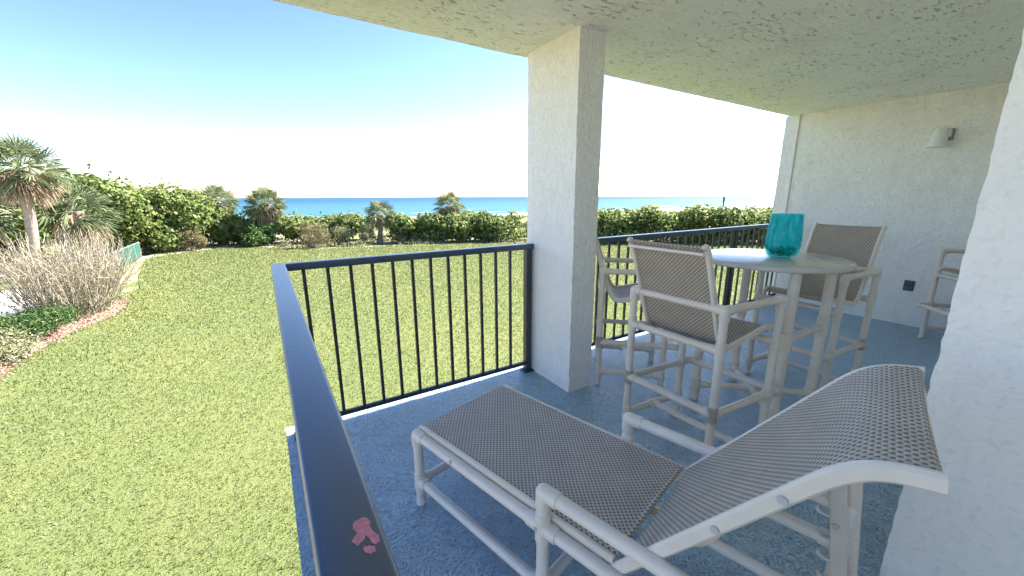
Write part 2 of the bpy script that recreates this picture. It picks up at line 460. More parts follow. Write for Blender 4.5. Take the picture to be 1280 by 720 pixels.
def mat_glass():
    t = NT('teal_crackle_glass'); co = t.coords('Object')
    v = t.n('ShaderNodeTexVoronoi', feature='DISTANCE_TO_EDGE'); v.inputs['Scale'].default_value = 75
    t.l(t.mapping(co, (1, 1, .55)), v.inputs['Vector'])
    cr = t.ramp(v.outputs['Distance'], [(0, 1), (.06, 0)])
    n = t.noise(t.mapping(co, (30, 30, 9)), 1, 4, .6)
    col = t.ramp(n, [(.3, (.0, .42, .47)), (.5, (.03, .74, .77)), (.72, (.50, .94, .92))])
    nrm = t.bump(t.math('ADD', n, t.math('MULTIPLY', cr, -.6)), .5, .004)
    p = t.bsdf(col, .16, 0, nrm, .6, Transmission_Weight=.45, IOR=1.45)
    tr = t.n('ShaderNodeBsdfTranslucent'); t.l(col, tr.inputs[0])
    ms = t.n('ShaderNodeMixShader'); ms.inputs[0].default_value = .55; t.l(p, ms.inputs[1]); t.l(tr.outputs[0], ms.inputs[2])
    tp = t.n('ShaderNodeBsdfTransparent'); tp.inputs[0].default_value = (.50, .94, .95, 1)
    m2 = t.n('ShaderNodeMixShader'); m2.inputs[0].default_value = .52; t.l(ms.outputs[0], m2.inputs[1]); t.l(tp.outputs[0], m2.inputs[2])
    sz = t.n('ShaderNodeSeparateXYZ'); t.l(co, sz.inputs[0])
    t.l(t.ramp(t.math('MULTIPLY', sz.outputs[2], 4), [(.26, .84), (.36, .45)]), m2.inputs[0])     # clearer foot, frosted body
    return t.done(m2.outputs[0])
M['glass'] = mat_glass()
M['pebble'] = mat_leaf('green_glass_pebble', [(0, (.05, .22, .16)), (.5, (.20, .42, .28)), (1, (.42, .52, .30))], .15, .15)

# ------------------------------------------------------------------ structure of the balcony
X_COL0, X_COL1, Y_COL0, Y_COL1 = 1.755, 1.971, 1.993, 2.544
CEIL = 2.428; X_END = 5.942; Y_EDGE = 2.604; X_LEFT = -.05; Y_BACK = -1.15
X_SIDE, Y_SIDE = 1.75, .243

def rough_block(a, b, step, amp, name, mat, seed=0):
    """a box of plaster whose faces are finely divided and slightly uneven"""
    a = Vector(a); b = Vector(b); d = b-a
    n = [max(1, int(round(d[i]/step))) for i in range(3)]
    vid = {}; V = []; Fs = []
    def vert(i, j, k):
        key = (i, j, k)
        if key not in vid:
            p = Vector((a.x+d.x*i/n[0], a.y+d.y*j/n[1], a.z+d.z*k/n[2]))
            q = p*1.0+Vector((seed, seed*2.1, 0))
            o = noise.noise_vector(q*16)*amp+noise.noise_vector(q*45)*amp*.55
            ext = [1 if (c == 0 or c == m) else 0 for c, m in zip((i, j, k), n)]
            o = Vector((o.x*(ext[0] or .2), o.y*(ext[1] or .2), o.z*.15))
            if k in (0, n[2]): o.z = 0
            vid[key] = len(V); V.append(p+o)
        return vid[key]
    for ax in range(3):
        u, w = [(1, 2), (2, 0), (0, 1)][ax]
        for side in (0, n[ax]):
            for i in range(n[u]):
                for j in range(n[w]):
                    c = []
                    for du, dw in ((0, 0), (1, 0), (1, 1), (0, 1)):
                        t = [0, 0, 0]; t[ax] = side; t[u] = i+du; t[w] = j+dw; c.append(vert(*t))
                    Fs.append(c if side else c[::-1])
    m = MB(); m.v = [tuple(v) for v in V]; m.f = Fs; m.s = [True]*len(Fs)
    return m.build(name, mat)

# floor slab: coating on top, bare concrete nose along the front
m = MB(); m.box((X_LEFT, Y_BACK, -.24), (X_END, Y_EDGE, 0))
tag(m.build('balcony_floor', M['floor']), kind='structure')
rough_edge = MB()
rough_edge.box((X_LEFT-.004, Y_EDGE-.030, -.236), (X_END, Y_EDGE+.006, .004))
tag(rough_edge.build('floor_edge', M['concrete']), kind='structure')
m = MB()
nx, ny = 110, 72
vs_ = []
for j in range(ny+1):
    for i in range(nx+1):
        x = X_LEFT+(6.25-X_LEFT)*i/nx; y = Y_BACK+(Y_EDGE+.02-Y_BACK)*j/ny
        z = CEIL+noise.noise(Vector((x*3, y*3, 3)))*.004
        ye = y+(noise.noise(Vector((x*14, 0, 7)))*.008+noise.noise(Vector((x*40, 0, 9)))*.004 if j == ny else 0)
        vs_.append((x, ye, z))
k0 = len(vs_)
for j in range(ny+1):
    for i in range(nx+1): vs_.append((vs_[j*(nx+1)+i][0], vs_[j*(nx+1)+i][1], CEIL+.22))
fs_ = []
for j in range(ny):
    for i in range(nx):
        q = (j*(nx+1)+i, j*(nx+1)+i+1, (j+1)*(nx+1)+i+1, (j+1)*(nx+1)+i)
        fs_.append(q[::-1]); fs_.append(tuple(k0+t for t in q))
for i in range(nx):
    fs_.append((i, i+1, k0+i+1, k0+i)); q = ny*(nx+1)+i; fs_.append((q+1, q, k0+q, k0+q+1))
for j in range(ny):
    q = j*(nx+1); w = (j+1)*(nx+1); fs_.append((w, q, k0+q, k0+w)); q += nx; w += nx; fs_.append((q, w, k0+w, k0+q))
m.add(vs_, fs_, True)
tag(m.build('ceiling', M['ceiling']), kind='structure')

c = rough_block((X_COL0, Y_COL0, .0), (X_COL1, Y_COL1, CEIL+.002), .018, .0035, 'column', M['stucco_col'], 3)
tag(c, 'square white stucco column standing between the two runs of dark railing', 'column')
c = rough_block((X_END, -.2, -.2), (6.2, 2.66, CEIL+.002), .035, .0035, 'end_wall', M['stucco'], 9)
tag(c, 'white stucco end wall carrying the small grey lamp and the dark outlet', 'wall')
m = MB(); m.tube([(X_END-.012, 2.497, 0.0), (X_END-.012, 2.497, CEIL)], .011, 10)
m.build('corner_pipe', M['pipe_white'], c)
c = rough_block((X_SIDE, Y_BACK, -.02), (X_SIDE+.2, Y_SIDE, CEIL+.002), .02, .0045, 'side_wall', M['stucco_near'], 5)
tag(c, 'rough white stucco wall corner beside the head of the lounger', 'wall')
m = MB(); m.box((X_SIDE+.2, .02, -.2), (X_END, .22, CEIL)); m.box((X_LEFT-.3, Y_BACK-.2, -.2), (X_SIDE, Y_BACK, CEIL))
tag(m.build('facade', M['stucco']), kind='structure')
m = MB(); m.box((X_LEFT+.12, Y_BACK, GZ-.1), (6.2, Y_EDGE-.25, -.24))
tag(m.build('foundation', M['concrete']), kind='structure')

# ------------------------------------------------------------------ railings
RZ = 1.069; YR = 2.474
def railing_post(m, x, y, rail_z):
    m.box((x-.025, y-.025, .006), (x+.025, y+.025, rail_z), .004)
    m.box((x-.045, y-.045, .002), (x+.045, y+.045, .012), .003)
# front run left of the column, joined to the side run that comes back to the house
root = empty('railing', (0.033, YR, 0), 0, 'dark bar railing turning the corner, with a bare red paint chip on its cap', 'railing')
def local(o, root):
    o.parent = root; o.matrix_parent_inverse = root.matrix_world.inverted(); return o
bpy.context.view_layer.update()
root_inv = Matrix.Translation(root.location).inverted()
def attach(o, name=None):
    o.parent = root; o.matrix_parent_inverse = root_inv; return o
m = MB()
m.bar((.070, YR, RZ-.021), (X_COL0-.002, YR, RZ-.021), .062, .042, .006, (0, 1, 0), (0, 0, 1), 4)
attach(m.build('top_rail', M['rail_cap']))
m = MB()
m.bar((.034, Y_BACK, RZ-.021), (.034, YR+.033, RZ-.021), .070, .042, .007, (1, 0, 0), (0, 0, 1), 4)
attach(m.build('top_rail', M['rail_cap']))
m = MB(); m.box((.02, YR-.014, .06), (X_COL0-.03, YR+.014, .088), .004)
attach(m.build('bottom_rail', M['rail']))
m = MB(); m.box((.020, Y_BACK, .06), (.048, YR-.02, .088), .004)
attach(m.build('bottom_rail', M['rail']))
x = .153
while x < 1.66:
    m = MB(); m.box((x-.0095, YR-.0095, .086), (x+.0095, YR+.0095, RZ-.04), .002); attach(m.build('bar', M['rail'])); x += .1268
y = YR-.13
while y > Y_BACK+.08:
    m = MB(); m.box((.034-.0095, y-.0095, .086), (.034+.0095, y+.0095, RZ-.04), .002); attach(m.build('bar', M['rail'])); y -= .1268
for px, py in ((1.712, YR), (.034, YR)):
    m = MB(); railing_post(m, px, py, RZ-.04); attach(m.build('post', M['rail']))
# paint chip on the cap
rng = random.Random(4)
m = MB()
CHIP = [[(0.0403, 0.3997), (0.0435, 0.4027), (0.0494, 0.404), (0.0556, 0.4011), (0.0583, 0.3932), (0.0559, 0.3872), (0.0578, 0.3763), (0.0616, 0.3691), (0.0605, 0.3606), (0.0561, 0.3598), (0.0531, 0.3645), (0.0524, 0.3713), (0.0496, 0.3777), (0.048, 0.3732), (0.0434, 0.3693), (0.0392, 0.3689), (0.0356, 0.3775), (0.0396, 0.3823), (0.0429, 0.3858), (0.0398, 0.3936)],
        [(0.0439, 0.3615), (0.0464, 0.363), (0.0505, 0.3616), (0.0541, 0.358), (0.0544, 0.3513), (0.0492, 0.3504), (0.0443, 0.3557)]]
for pts in CHIP:
    ring = []
    for i, (x0, y0) in enumerate(pts):                     # ragged outline
        x1, y1 = pts[(i+1) % len(pts)]
        for t in (0, .33, .66):
            ring.append((x0+(x1-x0)*t+rng.uniform(-.0005, .0005), y0+(y1-y0)*t+rng.uniform(-.0009, .0009), RZ+.0005))
    n = len(ring)
    m.add(ring+[(a_, b_, RZ-.002) for a_, b_, c_ in ring], [tuple(range(n))]+[(i, i+n, (i+1) % n+n, (i+1) % n) for i in range(n)], False)
attach(m.build('paint_chip', M['chip']))

root = empty('railing', (X_COL1, YR, 0), 0, 'long dark bar railing behind the bar table, from column to end wall', 'railing')
root_inv = Matrix.Translation(root.location).inverted()
m = MB(); m.bar((X_COL1+.002, YR, RZ-.021), (X_END-.002, YR, RZ-.021), .062, .042, .006, (0, 1, 0), (0, 0, 1), 4)
attach(m.build('top_rail', M['rail_cap']))
m = MB(); m.box((X_COL1+.002, YR-.014, .06), (X_END-.002, YR+.014, .088), .004); attach(m.build('bottom_rail', M['rail']))
x = X_COL1+.13
while x < X_END-.05:
    if abs(x-4.70) > .05 and abs(x-2.02) > .04:
        m = MB(); m.box((x-.0095, YR-.0095, .086), (x+.0095, YR+.0095, RZ-.04), .002); attach(m.build('bar', M['rail']))
    x += .1268
for px in (2.02, 4.70):
    m = MB(); railing_post(m, px, YR, RZ-.04); attach(m.build('post', M['rail']))

# ------------------------------------------------------------------ furniture
def sling_mesh(profile, half, mat, name, parent, thick=.004, sag=0.0, cut=14):
    """cloth stretched between two rails: profile points (a, z) swept across, closed, with weave coordinates in metres"""
    m = MB(); m.uv = []
    n = len(profile); L = [0]
    for i in range(1, n): L.append(L[-1]+(profile[i]-profile[i-1]).length)
    vs = []; uv = []
    for side in (1, -1):
        for i, p in enumerate(profile):
            t = (profile[min(i+1, n-1)]-profile[max(i-1, 0)]).normalized(); nn = Vector((-t.z, 0, t.x))
            for j in range(cut+1):
                w = -half+2*half*j/cut; s = sag*(1-(w/half)**2)
                q = p+nn*(side*thick/2-s); vs.append((q.x, w, q.z)); uv.append((w, L[i]))
    c = cut+1; fs = []
    for i in range(n-1):
        for j in range(cut):
            q = (i*c+j, i*c+j+1, (i+1)*c+j+1, (i+1)*c+j); fs.append(q[::-1]); fs.append(tuple(n*c+k for k in q))
    for i in range(n-1):
        a = i*c; b = (i+1)*c; fs.append((a, b, n*c+b, n*c+a)); a += cut; b += cut; fs.append((b, a, n*c+a, n*c+b))
    for j in range(cut):
        fs.append((j+1, j, n*c+j, n*c+j+1)); q = (n-1)*c+j; fs.append((q, q+1, n*c+q+1, n*c+q))
    m.add(vs, fs, True); m.uv = uv
    return m.build(name, mat, parent)

def make_bar_chair(loc, yaw, skew, label):
    root = empty('bar_chair', loc, yaw, label, 'bar chair', 'bar chairs with woven slings')
    D, W = .46, .525; hz = .895; r = .0205; J = .025; cs = math.sqrt(1-skew*skew)
    def P(f, rr, z): return Vector((f+skew*rr, -cs*rr, z))
    X = Vector((1, 0, 0)); Y = (P(0, 1, 0)-P(0, 0, 0)).normalized(); Z = Vector((0, 0, 1))
    zf, zl, zb = .35, .11, .69                      # foot rest, low stretcher, lower back rail
    for f in (-D/2, D/2):
        for s in (-1, 1):
            m = MB(); p = P(f, s*W/2, 0)
            m.tube([p+Z*.012, P(f, s*W/2, hz)], r, 16)
            m.tube([p+Z*.0, p+Z*.004, p+Z*.03, p+Z*.034], [r*.9, r+.003, r+.003, r], 16)         # foot cap
            inw = -s*Y
            m.joint(P(f, s*W/2, hz), [-Z, (X if f < 0 else -X)]+([inw] if f < 0 else []), J)
            for z in (zf, zl):
                m.tube([P(f, s*W/2, z-.045), P(f, s*W/2, z-.041), P(f, s*W/2, z+.041), P(f, s*W/2, z+.045)], [r, J, J, r], 16)
                m.sleeve(P(f, s*W/2, z), X if f < 0 else -X, .048, J)
            if f < 0:
                for z in (zb, zf):
                    m.tube([P(f, s*W/2, z-.045), P(f, s*W/2, z-.041), P(f, s*W/2, z+.041), P(f, s*W/2, z+.045)], [r, J, J, r], 16)
                    m.sleeve(P(f, s*W/2, z), inw, .05, J)
            else:
                m.tube([P(f, s*W/2, .66-.04), P(f, s*W/2, .66-.036), P(f, s*W/2, .66+.036), P(f, s*W/2, .66+.04)], [r, J, J, r], 16)
                m.sleeve(P(f, s*W/2, .66), inw, .046, J)
            leg = m.build('leg', M['pvc'], root)
            if f > 0:
                m = MB(); q = P(f, s*(W/2+r), .73); m.tube([q-s*Y*-.0, q+s*Y*.007], [.008, .006], 10); m.build('screw_cap', M['cap'], leg)
    for s in (-1, 1):
        m = MB(); m.tube([P(-D/2, s*W/2, hz), P(D/2, s*W/2, hz)], r, 16); m.build('armrest', M['pvc'], root)
        m = MB(); m.tube([P(-D/2, s*W/2, zf), P(D/2+.085, s*W/2, zf)], r*.96, 16)
        m.joint(P(D/2+.085, s*W/2, zf), [-X, -s*Y], J, .045)
        m.build('side_rail', M['pvc'], root)
        m = MB(); m.tube([P(-D/2, s*W/2, zl), P(D/2, s*W/2, zl)], r*.96, 16)
        m.tube([P(-.045, s*W/2, zl), P(-.041, s*W/2, zl), P(.041, s*W/2, zl), P(.045, s*W/2, zl)], [r, J, J, r], 16)
        m.sleeve(P(0, s*W/2, zl), -s*Y, .048, J)
        m.build('side_rail', M['pvc'], root)
    for f, z, nm in ((-D/2, hz, 'back_rail'), (-D/2, zb, 'back_rail'), (-D/2, zf, 'back_rail'), (0, zl, 'stretcher'), (D/2, .66, 'front_rail'), (D/2+.085, zf, 'footrest')):
        m = MB(); m.tube([P(f, -W/2, z), P(f, W/2, z)], r*.97, 16); m.build(nm, M['pvc'], root)
    prof = smooth_path([(-.352, 0, 1.192), (-.345, 0, 1.200), (-.328, 0, 1.180), (-.300, 0, 1.115), (-.268, 0, 1.02), (-.205, 0, .83), (-.170, 0, .735),
                        (-.142, 0, .690), (-.100, 0, .672), (-.04, 0, .682), (.10, 0, .712), (.195, 0, .733), (.235, 0, .732), (.252, 0, .715)], 5)
    for s in (-1, 1):
        m = MB(); m.sweep([P(p.x, s*.212, p.z-.006) for p in prof], Y, .020, .036, .006)
        rail = m.build('sling_rail', M['pvc_frame'], root)
        m = MB(); q = P(-.225, s*.215, hz); m.tube([q-s*Y*.02+X*.018, q-s*Y*.034+X*.018], [.010, .008], 12); m.build('screw_cap', M['cap'], rail)
    m = MB(); m.tube([P(-.352, -.212, 1.165), P(-.352, .212, 1.165)], .0085, 10); m.build('top_bar', M['pvc_frame'], root)
    sl = sling_mesh([p for p in prof], .204, M['sling_brown'], 'sling', root, .004, .004)
    if skew:
        for v in sl.data.vertices: v.co.x += skew*(-v.co.y)
    return root

def xyyaw(v): return math.atan2(v[1], v[0])
make_bar_chair((2.005, 1.178, 0), -.095, .12, 'bar chair turned with the back of its see-through brown sling to the lounger')
make_bar_chair((2.385, 2.005, 0), -.776, 0, 'bar chair half hidden behind the white column, in profile')
make_bar_chair((3.418, 1.166, 0), 3.06, 0, 'bar chair facing us from beyond the teal vase, its back near the end wall')
F4 = Vector((-.70, .714)); R4 = Vector((F4.y, -F4.x))
c4 = Vector((5.54, .909))-F4*.23-R4*.2625
make_bar_chair((c4.x-.02, c4.y, 0), math.atan2(F4.y, F4.x), 0, 'bar chair partly cut off by the rough wall corner, set apart near the outlet')

# table
TC = Vector((2.722, 1.190, 0)); TZ = 1.042
t = empty('bar_table', TC, 0, 'round beige bar-height table on four pipe legs with teal vase on top', 'table')
m = MB(); RR = .423
m.lathe([(0, TZ), (RR-.010, TZ), (RR-.003, TZ-.003), (RR, TZ-.009), (RR, TZ-.026), (RR-.004, TZ-.031), (RR-.03, TZ-.033), (0, TZ-.033)], (0, 0, 0), 96)
m.build('tabletop', M['tabletop'], t)
H2 = .254; zs_ = [.60, .115]
for sx in (-1, 1):
    for sy in (-1, 1):
        m = MB(); p = Vector((sx*H2, sy*H2, 0)); Z = Vector((0, 0, 1))
        m.tube([p+Z*.0, p+Z*.005, p+Z*.035, p+Z*.04, p+Z*(TZ-.033)], [.029, .031, .031, .0285, .0285], 18)
        m.tube([p+Z*.54, p+Z*.545, p+Z*.655, p+Z*.66], [.0285, .034, .034, .0285], 18)
        m.sleeve(p+Z*.60, (-sx, 0, 0), .06, .027)
        m.tube([p+Z*.06, p+Z*.065, p+Z*.165, p+Z*.17], [.0285, .034, .034, .0285], 18)
        m.sleeve(p+Z*.115, (-sx, -sy, 0), .075, .027)
        m.build('leg', M['pvc'], t)
for sy in (-1, 1):
    m = MB(); m.tube([(-H2, sy*H2, .60), (H2, sy*H2, .60)], .0215, 16); m.build('stretcher', M['pvc'], t)
m = MB(); m.tube([(-H2, H2, .115), (H2, -H2, .115)], .0215, 16); m.build('stretcher', M['pvc'], t)
m = MB(); m.tube([(-H2, -H2, .115), (-.03, -.03, .115)], .0215, 16); m.tube([(.03, .03, .115), (H2, H2, .115)], .0215, 16)
m.tube([(-.06, -.06, .115), (-.055, -.055, .115), (.055, .055, .115), (.06, .06, .115)], [.0215, .027, .027, .0215], 16)
m.build('stretcher', M['pvc'], t)

# vase with glass pebbles
VC = (2.735, 1.138, TZ+.0012)
v = empty('vase', VC, 0, 'tapered teal crackle-glass vase holding green glass pebbles on the round table', 'vase')
m = MB()
outer = [(0, .0), (.045, .0), (.062, .004), (.078, .018), (.090, .042), (.0955, .075), (.096, .105), (.0935, .15), (.089, .21), (.0865, .268)]
inner = [(.0815, .268), (.084, .21), (.088, .15), (.0905, .105), (.090, .075), (.084, .045), (.070, .022), (.05, .012), (0, .011)]
m.lathe(outer+[(.0855, .2705), (.0825, .2705)]+inner, (0, 0, 0), 56)
m.build('glass_body', M['glass'], v)
rng = random.Random(8); m = MB()
for i in range(70):
    a = rng.random()*6.283; rr = math.sqrt(rng.random())*.068; z = .020+rng.random()*.045
    if z < .03: rr *= .75
    s = rng.uniform(.011, .016); m.ball((rr*math.cos(a), rr*math.sin(a), z), s, 9, 6, (1, 1, .62))
tag(m.build('pebbles', M['pebble'], v), kind='stuff')

# lounger
CA = -1.3230
L = empty('sun_lounger', (.747, 1.626, 0), CA, 'grey woven sling sun lounger on pale pipe frame with its back raised', 'sun lounger')
hw = .289; zr = .369; r = .0215; J = .0265; X = Vector((1, 0, 0)); Yv = Vector((0, 1, 0)); Z = Vector((0, 0, 1))
SA, SR, ZA, ZL = .738, 1.455, .502, .125
def collar(m, p, d, h=.045):
    p = Vector(p); d = Vector(d); m.tube([p-d*h, p-d*(h-.004), p+d*(h-.004), p+d*h], [r, J, J, r], 16)
for s in (-1, 1):
    m = MB(); p = Vector((0, s*hw, 0))
    m.tube([p+Z*.012, p+Z*zr], r, 16); m.tube([p, p+Z*.004, p+Z*.028, p+Z*.033], [r*.9, r+.003, r+.003, r], 16)
    m.joint(p+Z*zr, [X, -Z], J, .055); collar(m, p+Z*ZL, Z); m.sleeve(p+Z*ZL, X, .05, J); m.sleeve(p+Z*ZL, -s*Yv, .05, J)
    leg = m.build('leg', M['pvc_pale'], L)
    m = MB(); m.tube([(-.027, s*hw, zr-.004), (-.0305, s*hw, zr-.004)], [.007, .005], 10); m.build('screw_cap', M['chip'], leg)
    m = MB(); p = Vector((SA, s*hw, 0))
    m.tube([p+Z*.012, p+Z*ZA], r, 16); m.tube([p, p+Z*.004, p+Z*.028, p+Z*.033], [r*.9, r+.003, r+.003, r], 16)
    m.joint(p+Z*ZA, [X, -Z], J, .06); collar(m, p+Z*zr, Z, .055); m.sleeve(p+Z*zr, X, .06, J); m.sleeve(p+Z*zr, -X, .06, J)
    collar(m, p+Z*ZL, Z); m.sleeve(p+Z*ZL, X, .05, J); m.sleeve(p+Z*ZL, -X, .05, J); m.sleeve(p+Z*ZL, -s*Yv, .05, J)
    leg = m.build('leg', M['pvc_pale'], L)
    m = MB(); q = Vector((SA-.012, s*(hw+J*.9), zr)); m.tube([q, q+s*Yv*.006], [.008, .006], 10); m.build('screw_cap', M['cap'], leg)
    m = MB(); p = Vector((SR, s*hw, 0))
    m.tube([p+Z*.012, p+Z*ZA], r, 16); m.joint(p+Z*ZA, [-X, -Z], J, .05); collar(m, p+Z*zr, Z); m.sleeve(p+Z*zr, -X, .055, J)
    m.sleeve(p+Z*ZL, -X, .05, J); m.build('leg', M['pvc_pale'], L)
    m = MB(); m.tube([(0, s*hw, zr), (SR, s*hw, zr)], r, 16); rail = m.build('side_rail', M['pvc_pale'], L)
    for cx in (.27, 1.02):
        m = MB(); q = Vector((cx, s*(hw+r*.86), zr+r*.3)); m.tube([q, q+Vector((0, s*.006, .002))], [.009, .007], 12); m.build('screw_cap', M['cap'], rail)
    m = MB(); m.tube([(0, s*hw, ZL), (SR, s*hw, ZL)], r*.95, 16); m.build('side_rail', M['pvc_pale'], L)
    m = MB(); m.tube([(SA, s*hw, ZA), (SR, s*hw, ZA)], r*1.02, 16); m.build('armrest', M['pvc_pale'], L)
for sx, z in ((0, ZL), (SA, ZL), (SR, ZL), (.06, zr-.0), (.93, zr-.0)):
    m = MB(); m.tube([(sx, -hw, z), (sx, hw, z)], r*.9, 14); m.build('cross_rail', M['pvc_pale'], L)
# seat frame bars and sling
seat = smooth_path([(-.022, 0, .372), (-.006, 0, .388), (.03, 0, .398), (.25, 0, .400), (.98, 0, .402)], 5)
for s in (-1, 1):
    m = MB(); m.sweep([Vector((p.x, s*.262, p.z-.006)) for p in seat], Yv, .020, .030, .005); m.build('sling_rail', M['pvc_frame'], L)
sling_mesh([p+Vector((0, 0, .010)) for p in smooth_path([(-.012, 0, .386), (.004, 0, .394), (.03, 0, .398), (.25, 0, .398), (.6, 0, .397), (.955, 0, .402), (.972, 0, .400), (.976, 0, .388)], 5)],
           .253, M['sling_grey'], 'seat_sling', L, .004, .003, 18)
back = smooth_path([(.93, 0, .338), (.965, 0, .362), (1.004, 0, .402), (1.12, 0, .556), (1.26, 0, .742), (1.37, 0, .888), (1.405, 0, .930), (1.437, 0, .957), (1.470, 0, .973), (1.505, 0, .981), (1.533, 0, .985)], 6)
for s in (-1, 1):
    m = MB(); m.sweep([Vector((p.x, s*.268, p.z-.008)) for p in back], Yv, .020, .036, .006); rail = m.build('back_frame', M['pvc_pale'], L)
    for px, pz in ((1.225, .685), (1.335, .832)):
        m = MB(); q = Vector((px, s*.277, pz)); m.tube([q, q+s*Yv*.007], [.011, .009], 14); m.build('screw_cap', M['cap'], rail)
sling_mesh([p+Vector((-.004, 0, .008)) for p in back if p.z > .402 and p.x < 1.525]+[Vector((1.5285, 0, .982)), Vector((1.5295, 0, .972))], .258, M['sling_grey'], 'back_sling', L, .004, .006, 18)
m = MB(); m.tube([(1.522, -.26, .970), (1.522, .26, .970)], .009, 10); m.build('head_bar', M['pvc_pale'], L)
m = MB(); m.box((.90, -.018, .384), (1.06, .018, .388), .001); m.build('center_strap', M['strap'], L)
# ratchet racks on the rear legs, and the bent prop bar of the back
for s in (-1, 1):
    m = MB()
    m.bar((1.492, s*(hw-.032), .10), (1.418, s*(hw-.032), .60), .040, .024, .004, (1, 0, .14), (0, 1, 0))
    m.bar((1.506, s*(hw-.004), .10), (1.452, s*(hw-.004), .60), .040, .020, .004, (1, 0, .14), (0, 1, 0))
    rack = m.build('ratchet_rack', M['pvc_frame'], L)
    for k, z in enumerate((.56, .475, .39, .325, .25, .18)):
        xx = 1.418+(1.492-1.418)*(.60-z)/.5-.02
        m = MB(); m.sweep([Vector((xx, s*(hw-.032), z)), Vector((xx-.018, s*(hw-.032), z-.001)), Vector((xx-.030, s*(hw-.032), z+.003)), Vector((xx-.034, s*(hw-.032), z+.013))], Yv, .016, .007, .002)
        m.build('tooth', M['pipe_white'], rack)
    m = MB(); q = Vector((1.445, s*(hw-.020), .455)); m.tube([q-s*Yv*.012-X*.012, q-s*Yv*.030-X*.012], [.011, .009], 12); m.build('screw_cap', M['cap'], rack)
m = MB()
m.tube(smooth_path([(1.222, -.245, .675), (1.205, -.235, .625), (1.165, -.20, .560), (1.13, -.12, .528), (1.12, -.04, .520)], 6), .018, 14)
m.tube(smooth_path([(1.12, -.04, .520), (1.14, .06, .525), (1.22, .15, .555), (1.33, .19, .590), (1.395, .225, .597), (1.42, .250, .600)], 6), .018, 14)
m.build('prop_bar', M['pvc_frame'], L)

# wall lamp
wl = empty('wall_lamp', (X_END, 1.165, 1.985), 0, 'small grey cone lamp mounted high on the white end wall', 'lamp')
def ring(c, r, n=28): return [(c[0]+r*math.cos(2*math.pi*i/n), c[1]+r*math.sin(2*math.pi*i/n), c[2]) for i in range(n)]
m = MB(); n = 28
prof = [((-.105, .012, .086), .01), ((-.105, .012, .088), .036), ((-.105, .012, .084), .044), ((-.110, .02, -.085), .078), ((-.110, .02, -.092), .078), ((-.110, .02, -.086), .073), ((-.105, .012, .07), .040)]
vv = []
for c_, rr in prof: vv += ring(c_, rr)
m.add(vv, [(i*n+k, (i+1)*n+k, (i+1)*n+(k+1) % n, i*n+(k+1) % n) for i in range(len(prof)-1) for k in range(n)]+[tuple(range(n))], True)
m.build('lamp_shade', M['lamp'], wl)
m = MB(); m.box((-.075, -.05, .005), (-.004, -.022, .075), .004); m.build('bracket', M['lamp'], wl)
m = MB(); m.box((-.010, -.066, -.025), (.004, -.012, .085), .003); m.build('back_plate', M['plate'], wl)

# weatherproof outlet
ol = empty('outlet', (X_END, 1.168, .447), 0, 'dark grey weatherproof outlet cover low on the white end wall', 'outlet')
m = MB(); m.box((-.012, -.042, -.058), (.004, .042, .058), .004); m.build('plate', M['outlet'], ol)
for s in (-1, 1):
    m = MB(); m.box((-.028, -.034, s*.027-.024), (-.011, .034, s*.027+.024), .006); m.build('lid', M['outlet'], ol)

# ------------------------------------------------------------------ grounds
def poly_sheet(name, pts, z, mat, kind='structure'):
    me = bpy.data.meshes.new(name); me.from_pydata([(x, y, z) for x, y in pts], [], [tuple(range(len(pts)))]); me.materials.append(mat)
    o = bpy.data.objects.new(name, me); COL.objects.link(o); tag(o, kind=kind); return o

LAWN_FAR = [(-8.5, 32), (-5.6, 31.6), (-3.6, 33.4), (-1.7, 33.6), (.6, 31.0), (2.9, 28.4), (8, 27.4), (13, 25.2), (17, 22.8), (21, 20.6), (28, 15.8), (34, 11)]
LAWN_LEFT = [(-3.1, -2), (-3.6, 5), (-4.6, 10.5), (-4.75, 12.2), (-4.5, 14.0), (-4.05, 15.6), (-4.05, 17.2), (-4.75, 18.2), (-4.3, 19.6), (-5.0, 23.0), (-5.9, 29.5)]
def edge_x(y):
    ys = [p[1] for p in LAWN_LEFT]; xs = [p[0] for p in LAWN_LEFT]
    return np.interp(y, ys, xs)
FX = [p[0] for p in LAWN_FAR]; FY = [p[1] for p in LAWN_FAR]
def far_y(x): return np.interp(x, FX, FY)

# terrain: one sheet from behind the house to the beach, falling to the water
nx, ny = 90, 110
xs = np.concatenate([np.linspace(-400, -40, 14), np.linspace(-38, 60, 60), np.linspace(64, 900, 26)])
ys = np.concatenate([np.linspace(-60, 20, 22), np.linspace(22, 170, 80)])
V = []; 
for y in ys:
    for x in xs:
        z = GZ-.03
        if y > 34:
            z += .25*noise.noise(Vector((x*.11, y*.11, 0)))*min(1, (y-34)/12)
        k = min(1, max(0, (y-48)/75)); k = k*k*(3-2*k); z -= 4.6*k
        V.append((x, y, z))
nxs, nys = len(xs), len(ys)
Fi = []
for j in range(nys-1):
    for i in range(nxs-1):
        a = j*nxs+i; Fi += [a, a+1, a+nxs+1, a+nxs]
tag(np_mesh('ground', np.array(V), Fi, 4, M['ground'], None, True), kind='structure')
poly_sheet('sea', [(-40000, 128), (40000, 128), (40000, 50000), (-40000, 50000)], -6.2, M['sea'])
poly_sheet('beach', [(-400, 112), (900, 112), (900, 150), (-400, 150)], -5.95, M['sand'])

